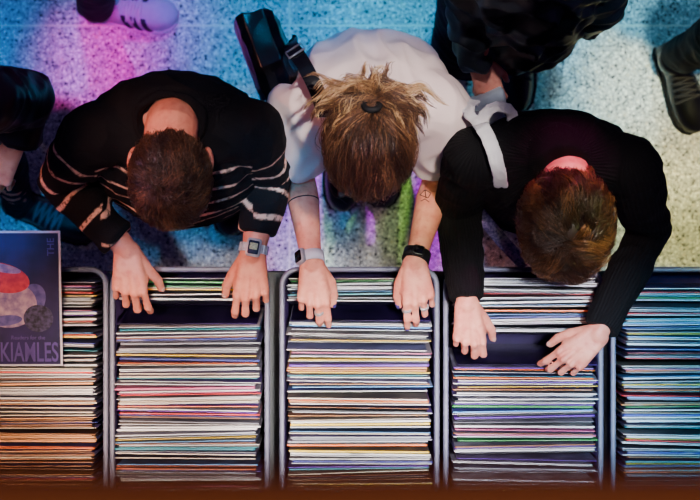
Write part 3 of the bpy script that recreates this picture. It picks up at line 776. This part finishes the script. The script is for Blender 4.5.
COLS = [('white', (252, 250, 248), 18), ('cream', (240, 224, 198), 6), ('pale grey', (218, 220, 228), 8.5), ('mid grey', (138, 140, 150), 3.4), ('black', (18, 18, 22), 3.4),
        ('navy blue', (40, 52, 150), 3), ('light blue', (96, 176, 244), 4), ('teal', (12, 148, 164), 2.4), ('red', (230, 18, 24), 3.6), ('pink', (242, 116, 170), 3.0),
        ('orange', (248, 112, 22), 2.8), ('yellow', (252, 214, 28), 3.6), ('brown', (150, 92, 50), 2.2), ('green', (40, 150, 64), 1.8), ('purple', (116, 50, 188), 2.8), ('tan', (222, 154, 92), 1.0)]
NC = len(COLS)
def sleeve_mat(nm, c):
    m, nt, b = newmat('sleeve_' + nm.replace(' ', '_'))
    oi = nt.nodes.new('ShaderNodeObjectInfo')
    v = coord(nt, (14, 60, 9))
    ad = nt.nodes.new('ShaderNodeVectorMath'); ad.operation = 'ADD'; nt.links.new(v, ad.inputs[0])
    cb = nt.nodes.new('ShaderNodeCombineXYZ'); nt.links.new(mth(nt, 'MULTIPLY', oi.outputs['Random'], 90.0), cb.inputs[0]); nt.links.new(cb.outputs[0], ad.inputs[1])
    f = noi(nt, ad.outputs[0], 1.0, 2)
    cc = rgb(*c); dk = tuple(x * .45 for x in cc[:3]) + (1,); lt = tuple(min(1, x * .7 + .28) for x in cc[:3]) + (1,)
    edge = ramp(nt, f, [(.27, dk), (.37, cc), (.58, cc), (.72, lt)])
    face = ramp(nt, mth(nt, 'FRACT', mth(nt, 'MULTIPLY', oi.outputs['Random'], 7.31)), [(0, rgb(40, 32, 62)), (.16, tuple(x * .5 for x in cc[:3]) + (1,)), (.34, rgb(104, 72, 164)), (.5, rgb(180, 172, 190)), (.66, tuple(x * .85 for x in cc[:3]) + (1,)), (.8, rgb(70, 78, 150)), (1, rgb(216, 200, 190))])  # purple and blue stops put the purple light of the gaps into the covers
    t = nt.nodes.new('ShaderNodeTexCoord'); sp = nt.nodes.new('ShaderNodeSeparateXYZ'); nt.links.new(t.outputs['Object'], sp.inputs[0])
    face = mixc(nt, ramp(nt, f, [(.40, (0, 0, 0, 1)), (.60, (.6, .6, .6, 1))]), face, rgb(34, 26, 58))
    col = mixc(nt, mth(nt, 'GREATER_THAN', sp.outputs[2], .3115), face, edge)
    br = mth(nt, 'MULTIPLY_ADD', oi.outputs['Random'], .45, .74)
    hs = nt.nodes.new('ShaderNodeHueSaturation'); nt.links.new(col, hs.inputs['Color']); nt.links.new(br, hs.inputs['Value'])
    nt.links.new(hs.outputs[0], b.inputs['Base Color']); b.inputs['Roughness'].default_value = .42
    return m
SM = [sleeve_mat(n, c) for n, c, w in COLS]
BLKFACE = mat('sleeve_black_purple_glow', rgb(16, 12, 28), rgb(48, 26, 88), 9, .2)  # black cover; its purple tone paints in the purple glow of the gap
cache = {}
TH = (.0014, .0021, .0030, .0048)
def sleeve_mesh(ci, ti):
    if (ci, ti) in cache: return cache[ci, ti]
    t = TH[ti]
    A = Acc(); A.rbox(V((0, 0, .1575)), V((1, 0, 0)), V((0, 0, 1)), V((0, 1, 0)), .1575, .1575, t / 2, t * .22, .004, 3)
    me = bpy.data.meshes.new('record_sleeve'); me.from_pydata(A.v, [], A.f); me.materials.append(SM[ci] if ci < NC else BLKFACE); me.update()
    cache[ci, ti] = me; return me
ORD = ['first', 'second', 'third', 'fourth', 'fifth', 'sixth', 'seventh', 'eighth', 'ninth', 'tenth', 'eleventh', 'twelfth', 'thirteenth', 'fourteenth', 'fifteenth', 'sixteenth', 'seventeenth', 'eighteenth', 'nineteenth', 'twentieth', 'twenty-first', 'twenty-second', 'twenty-third', 'twenty-fourth', 'twenty-fifth', 'twenty-sixth', 'twenty-seventh', 'twenty-eighth', 'twenty-ninth', 'thirtieth', 'thirty-first', 'thirty-second', 'thirty-third', 'thirty-fourth', 'thirty-fifth', 'thirty-sixth', 'thirty-seventh', 'thirty-eighth']
SEGS = [[(282, 499)], [(278, 300), (323, 499)], [(278, 301), (320, 499)], [(278, 334), (364, 499)], [(288, 499)]]
rnd = random.Random(11)
ZT = 1.056; SC = (H - ZT) / F; total = 0
for i in range(5):
    cnt = {}; objs = []
    for gi, (a, b) in enumerate(SEGS[i]):
        y = (250 - a) * SC; yend = (250 - b) * SC; y0 = y; lean = None; yaw = None; first = True; clump = 0
        while y > yend:
            fr = (y0 - y) / (y0 - yend); py = 250 - y / SC
            two = len(SEGS[i]) == 2
            tgt = (-3.2 if gi == 0 else 6.0 - 5.6 * min(1, fr * 1.3)) if two else 1.2 - 1.2 * fr
            tgt += 3.0 * noise.noise(V((fr * 12, i * 5.0, gi * 3.0))) * min(1, fr * 8) if not (two and gi == 0) else 0
            if clump > 0: gap = rnd.uniform(.0008, .0022); clump -= 1
            else:
                r = rnd.random()
                gap = rnd.uniform(.0032, .0066) if r < .74 else (rnd.uniform(.0066, .0095) if r < .92 else rnd.uniform(.011, .018)); clump = rnd.choices((0, 1, 2, 3, 4), (4, 3, 3, 2, 1.4))[0]
            ti = rnd.choices(range(4), (3.6, 4, 2.6, 1.6))[0]
            wts = [w for _, _, w in COLS]
            if i == 4: wts = [w * (2.0 if q in (6, 7, 4, 3) else 1) for q, w in enumerate(wts)]
            if i == 0 and py > 368:
                wts = [(14 if q == 2 else 10 if q == 0 else 1) for q in range(NC)] if py < 398 else [(14 if q == 15 else 7 if q == 12 else 5 if q == 1 else 3 if q == 10 else .4) for q in range(NC)]
            if i in (1, 2, 3) and py > 440: wts = [w * (3 if q in (12, 1, 15) else 1) for q, w in enumerate(wts)]
            ci = rnd.choices(range(NC), wts)[0]
            if gi == 1 and first: ci = NC; ti = 2
            yt = math.radians(2.6) * noise.noise(V((fr * 9 + 3, i * 7.0, gi * 2.0 + 5)))
            if lean is None: lean = math.radians(tgt); yaw = yt
            else:
                dl = (math.radians(tgt) - lean) * .6 + math.radians(rnd.uniform(-.7, .7))
                lean += max(-.03, min((gpv - .0006) / .315, dl))
                room = max(0, gpv - .0004) / .157 * .55
                yaw += max(-room, min(room, (yt - yaw) * .7 + rnd.uniform(-.016, .016)))
            first = False
            o = bpy.data.objects.new('record_sleeve', sleeve_mesh(ci, ti)); C.objects.link(o)
            yc = y - TH[ti] / 2
            o.location = (CX[i] + rnd.uniform(-.0072, .0072), yc + math.sin(lean) * .315, TZ + .0135 + rnd.uniform(0, .013))
            o.rotation_euler = (lean, 0, yaw)
            if ci == NC:
                objs.append((o, NC, 0))
            else:
                cnt[ci] = cnt.get(ci, 0) + 1; objs.append((o, ci, cnt[ci]))
            y -= TH[ti] + gap; gpv = gap
    for o, ci, k in objs:
        if ci == NC: lab = 'glossy black record sleeve facing the open gap in ' + CL[i]
        else:
            nm = COLS[ci][0]
            lab = ('only %s record sleeve standing in %s' % (nm, CL[i])) if cnt[ci] == 1 else ('%s %s record sleeve from the browsers\' end of %s' % (ORD[k - 1], nm, CL[i]))
        tag(o, lab, 'record', 'records in ' + CL[i])
    total += len(objs)
print('RECORDS', total)

# loose dark sleeve lying on the leftmost crate
zb = 1.090; tilt = math.radians(9); B0 = W(63, 366, zb); U = V((1, 0, 0)); Vv = V((0, math.cos(tilt), math.sin(tilt))); Nn = V((0, -math.sin(tilt), math.cos(tilt)))
SZ = .305; kk = SZ / 129.0
def q2(px, py, h=0): return B0 + U * ((px - 63) * kk) + Vv * ((366 - py) * kk) + Nn * h
A = Acc(); A.rbox(q2(63 - 64.5, 366 - 64.5), U, Vv, Nn, SZ / 2, SZ / 2, .0022, .0006, .002)
COVM = mat('cover_navy', rgb(12, 10, 48), rgb(36, 20, 84), 9, .45, spec=.25)
COVW = mat('cover_white', rgb(206, 204, 216), rgb(190, 188, 204), 20, .4)
alb = empty('record_sleeve', B0, 'dark navy illustrated record sleeve with pale border lying tilted on the leftmost crate', 'record')
build('sleeve', A, COVW, alb, smooth=False)
def flat(name, pts, h, m, lab=None):
    A = Acc(); A.loft([[q2(x, y, h - .0004) for x, y in pts], [q2(x, y, h) for x, y in pts]]); return build(name, A, m, alb, smooth=False, label=lab)
def oval(cx, cy, rx, ry, rot=0, n=28):
    out = []
    for k in range(n):
        a = 2 * math.pi * k / n; x = rx * math.cos(a); y = ry * math.sin(a); c_, s_ = math.cos(rot), math.sin(rot); out.append((cx + x * c_ - y * s_, cy + x * s_ + y * c_))
    return out
flat('cover_print', [(-64, 364), (61, 364), (61, 239), (-64, 239)], .0028, COVM)
CG = mat('print_grey', rgb(176, 148, 168), rgb(104, 88, 136), 45, .45, spec=.25); CR = mat('print_red', rgb(200, 48, 66), rgb(156, 28, 60), 60, .45, spec=.25)
CD = mat('print_dark', rgb(20, 18, 40), rgb(64, 58, 98), 120, .45, spec=.25); CB = mat('print_blue', rgb(92, 84, 150), rgb(60, 54, 120), 60, .45, spec=.25); CT = mat('print_text', rgb(84, 66, 138), rough=.5, spec=.2)
flat('printed_shape', oval(34, 304, 13, 18, .5), .0031, CB); flat('printed_shape', oval(12, 306, 28, 23, .1), .0034, CG)
flat('printed_shape', oval(6, 281, 28, 14, .22), .0037, CR); flat('printed_shape', oval(8, 272, 18, 4, .2), .0040, CG)
flat('printed_shape', oval(41, 320, 14, 13), .0040, CD); flat('printed_shape', oval(10, 322, 16, 5, -.1), .0040, CB)
def text(body, px, py, size, rot, m, width=None):
    cu = bpy.data.curves.new('txt', 'FONT'); cu.body = body; cu.size = size; cu.align_x = 'CENTER'; cu.extrude = .0002; cu.offset = .0006 if width else 0
    ob = bpy.data.objects.new('txt', cu); C.objects.link(ob)
    dg = bpy.context.evaluated_depsgraph_get(); dg.update(); me = bpy.data.meshes.new_from_object(ob.evaluated_get(dg)); bpy.data.objects.remove(ob)
    co = getco(me).copy(); sx = 1.0
    if width:
        mx = (co[:, 0].max() + co[:, 0].min()) / 2; co[:, 0] -= mx; sx = width * kk / (co[:, 0].max() - co[:, 0].min())
    c_, s_ = math.cos(rot), math.sin(rot); o0 = q2(px, py, .0046); out = []
    for p in co:
        x = p[0] * sx; y = p[1]; x, y = x * c_ - y * s_, x * s_ + y * c_; out.append(o0 + U * x + Vv * y + Nn * p[2])
    me.vertices.foreach_set('co', np.array(out, np.float32).ravel()); me.update()
    link_mesh('lettering', me, m, alb, smooth=False)
text('KIAMLES', 32, 361, .062, 0, CT, 54)
text('Readers for the', 31, 340, .012, 0, CT)
text('THE', 57, 252, .022, math.pi / 2, CT)

BAL = mat('plaster', rgb(120, 96, 80), rough=.8)
A = Acc(); A.rbox(V((0, -.33, 4.55)), V((1, 0, 0)), V((0, 1, 0)), V((0, 0, 1)), 3.4, .07, .52, .004); tag(build('wall_front', A, BAL, smooth=False), kind='structure')
A = Acc(); A.rbox(V((0, -1.5, 3.98)), V((1, 0, 0)), V((0, 1, 0)), V((0, 0, 1)), 3.4, 1.24, .05, .004); tag(build('floor_balcony', A, BAL, smooth=False), kind='structure')
RAIL = mat('varnished_wood', rgb(114, 68, 42), rgb(94, 52, 30), 14, .7, stretch=(.4, 8, 8), spec=.1)
A = Acc(); A.rbox(V((0, -.2410, 5.09)), V((1, 0, 0)), V((0, 1, 0)), V((0, 0, 1)), 3.4, .151, .022, .010)
tag(build('handrail', A, RAIL, origin=(0, -.25, 5.07)), 'blurred brown wooden balcony handrail along the bottom edge', 'railing')

# ------------------------------------------------------------------ light
def spot(loc, tgt, col, e, ang, blend=.4, r=.08):
    l = bpy.data.lights.new('stage_and_fill_spot', 'SPOT'); l.energy = e; l.color = col; l.spot_size = math.radians(ang); l.spot_blend = blend; l.shadow_soft_size = r  # stage lamps, and fill spots added to brighten single things
    o = bpy.data.objects.new('stage_and_fill_spot', l); C.objects.link(o); o.location = loc
    o.rotation_euler = (V(tgt) - V(loc)).to_track_quat('-Z', 'Y').to_euler()
spot((-.9, .12, 5.6), (CX[0], -.36, 1.05), (1.0, .66, .42), 1050, 9.0, .7, .10)
spot((-.5, .08, 5.6), (CX[1], -.32, 1.05), (1.0, .84, .75), 1400, 9.0, .7, .10)
spot((.25, .08, 5.6), (CX[2], -.32, 1.05), (1.0, .96, .94), 2000, 9.0, .7, .10)
spot((.5, .08, 5.6), (CX[3], -.32, 1.05), (.84, .86, 1.0), 1550, 9.0, .7, .10)
spot((1.1, .12, 5.4), (CX[4], -.32, 1.05), (.12, .64, 1.0), 1050, 9.0, .7, .10)
spot((-.6, .7, 5.5), (-.37, .16, 1.35), (1.0, .80, .74), 640, 6.2, .7, .10)
spot((.9, .7, 5.4), (.05, .26, 1.3), (1.0, .87, .82), 1100, 7.0, .6, .06)
spot((.8, .6, 5.5), (.46, .06, 1.35), (1.0, .82, .76), 620, 6.4, .7, .10)
# fill spots added to brighten hands and forearms over the front ends of the crates
for hx_, hy_, col in ((-.49, -.10, (1.0, .70, .58)), (-.21, -.10, (1.0, .72, .60)), (-.07, -.10, (1.0, .78, .68)), (.15, -.10, (1.0, .76, .68)), (.27, -.14, (1.0, .72, .68)), (.52, -.24, (1.0, .72, .68)), (-.095, .06, (1.0, .70, .60)), (.170, .06, (1.0, .68, .56))):
    spot((hx_ * .9 + .18, .05, 5.6), (hx_, hy_, 1.15), col, 300, 1.8, .7, .05)
spot((.75, .4, 5.5), W(494, 152, 1.42), (1.0, .97, .95), 640, 1.5, .7, .05)  # fill spot added to whiten the tote strap
spot((-2.2, .3, 2.6), (-.3, .0, 1.15), (1.0, .34, .20), 120, 26, .7, .1)
spot((-.55, .05, 5.6), (-.80, .19, 1.1), (1.0, .76, .62), 420, 1.6, .6, .05)  # fill spot added for the hand at the left edge
spot((1.8, .1, 3.2), (.47, .06, 1.45), (.85, 1.0, .25), 190, 5, .6, .06)
spot((-1.9, .2, 3.2), (-.37, .13, 1.5), (.75, .35, 1.0), 150, 5, .6, .06)
spot((.35, .02, 5.6), (.04, .14, 1.5), (.70, .16, 1.0), 300, 2.0, .7, .05)
# coloured floor washes, mostly from straight above
spot((-1.25, .55, 5.6), (-1.02, .38, 0), (.0, .28, 1.0), 860, 8.6, .6)
spot((-.75, .02, 5.6), (-.80, .08, 0), (.0, .36, 1.0), 1100, 3.4, .6)  # floor wash, also added to make the black shoe readable
spot((-.46, -.05, 5.6), (-.45, -.01, 0), (.0, .40, 1.0), 800, 2.0, .6)
spot((-.30, .95, 5.6), (-.22, .62, 0), (.0, .46, 1.0), 720, 6.6, .7)
spot((-.22, .22, 5.6), (-.15, .10, 0), (.0, .46, 1.0), 800, 3.4, .6)
spot((-.6, 3.2, 4.4), (-.18, .25, 0), (.0, .36, 1.0), 480, 20, .6)
spot((-.58, .44, 5.6), (-.685, .50, 0), (1.0, .0, .46), 1500, 4.0, .8)
spot((-.50, .60, 5.6), (-.56, .60, 0), (.50, .02, 1.0), 760, 5.0, .9)
spot((-.2, 3.4, 3.6), (.02, .00, 0), (.66, .02, 1.0), 1500, 8, .7)
spot((.5, 3.4, 4.0), (.10, -.02, 0), (.45, 1.0, .08), 560, 6, .7)
spot((-.5, 3.2, 3.8), (-.09, -.04, 0), (.30, 1.0, .20), 480, 4, .7)
spot((.16, .16, 5.6), (.17, .04, 0), (.75, 1.0, .35), 520, 2.2, .7)
spot((.15, .95, 5.6), (.13, .70, 0), (.0, .66, 1.0), 680, 5, .7)
spot((.75, .95, 5.6), (.66, .56, 0), (.24, .78, 1.0), 1050, 7, .7)
spot((1.15, .55, 5.6), (.90, .40, 0), (1.0, .88, .42), 1700, 6.8, .7)
spot((1.15, .30, 5.6), (.86, .02, 0), (1.0, .93, .28), 1100, 5, .7)
spot((1.0, 3.2, 4.6), (.60, .30, 0), (.12, .72, 1.0), 260, 20, .6)
spot((-.1, 1.5, 4.4), (.42, .52, 1.0), (.80, .88, 1.0), 560, 7, .7)  # fill spot added to lift the black jacket behind, not the floor
spot((1.2, 2.2, 3.6), (.45, .19, 1.45), (1.0, .02, .40), 520, 4.2, .5, .04)
spot((0, -.9, 6.9), (0, -.22, 5.1), (1.0, .70, .46), 180, 30, .6)  # lamp added only to brighten the handrail
w = bpy.data.worlds.new('world'); S.world = w; w.use_nodes = True
w.node_tree.nodes['Background'].inputs[0].default_value = (.36, .22, .86, 1); w.node_tree.nodes['Background'].inputs[1].default_value = .13

cam = bpy.data.cameras.new('camera'); co = bpy.data.objects.new('camera', cam); C.objects.link(co)
co.location = (0, 0, H); cam.sensor_width = 36; cam.lens = 36 * F / 700; cam.clip_start = .05
cam.dof.use_dof = True; cam.dof.focus_distance = 4.78; cam.dof.aperture_fstop = 4.0
S.camera = co
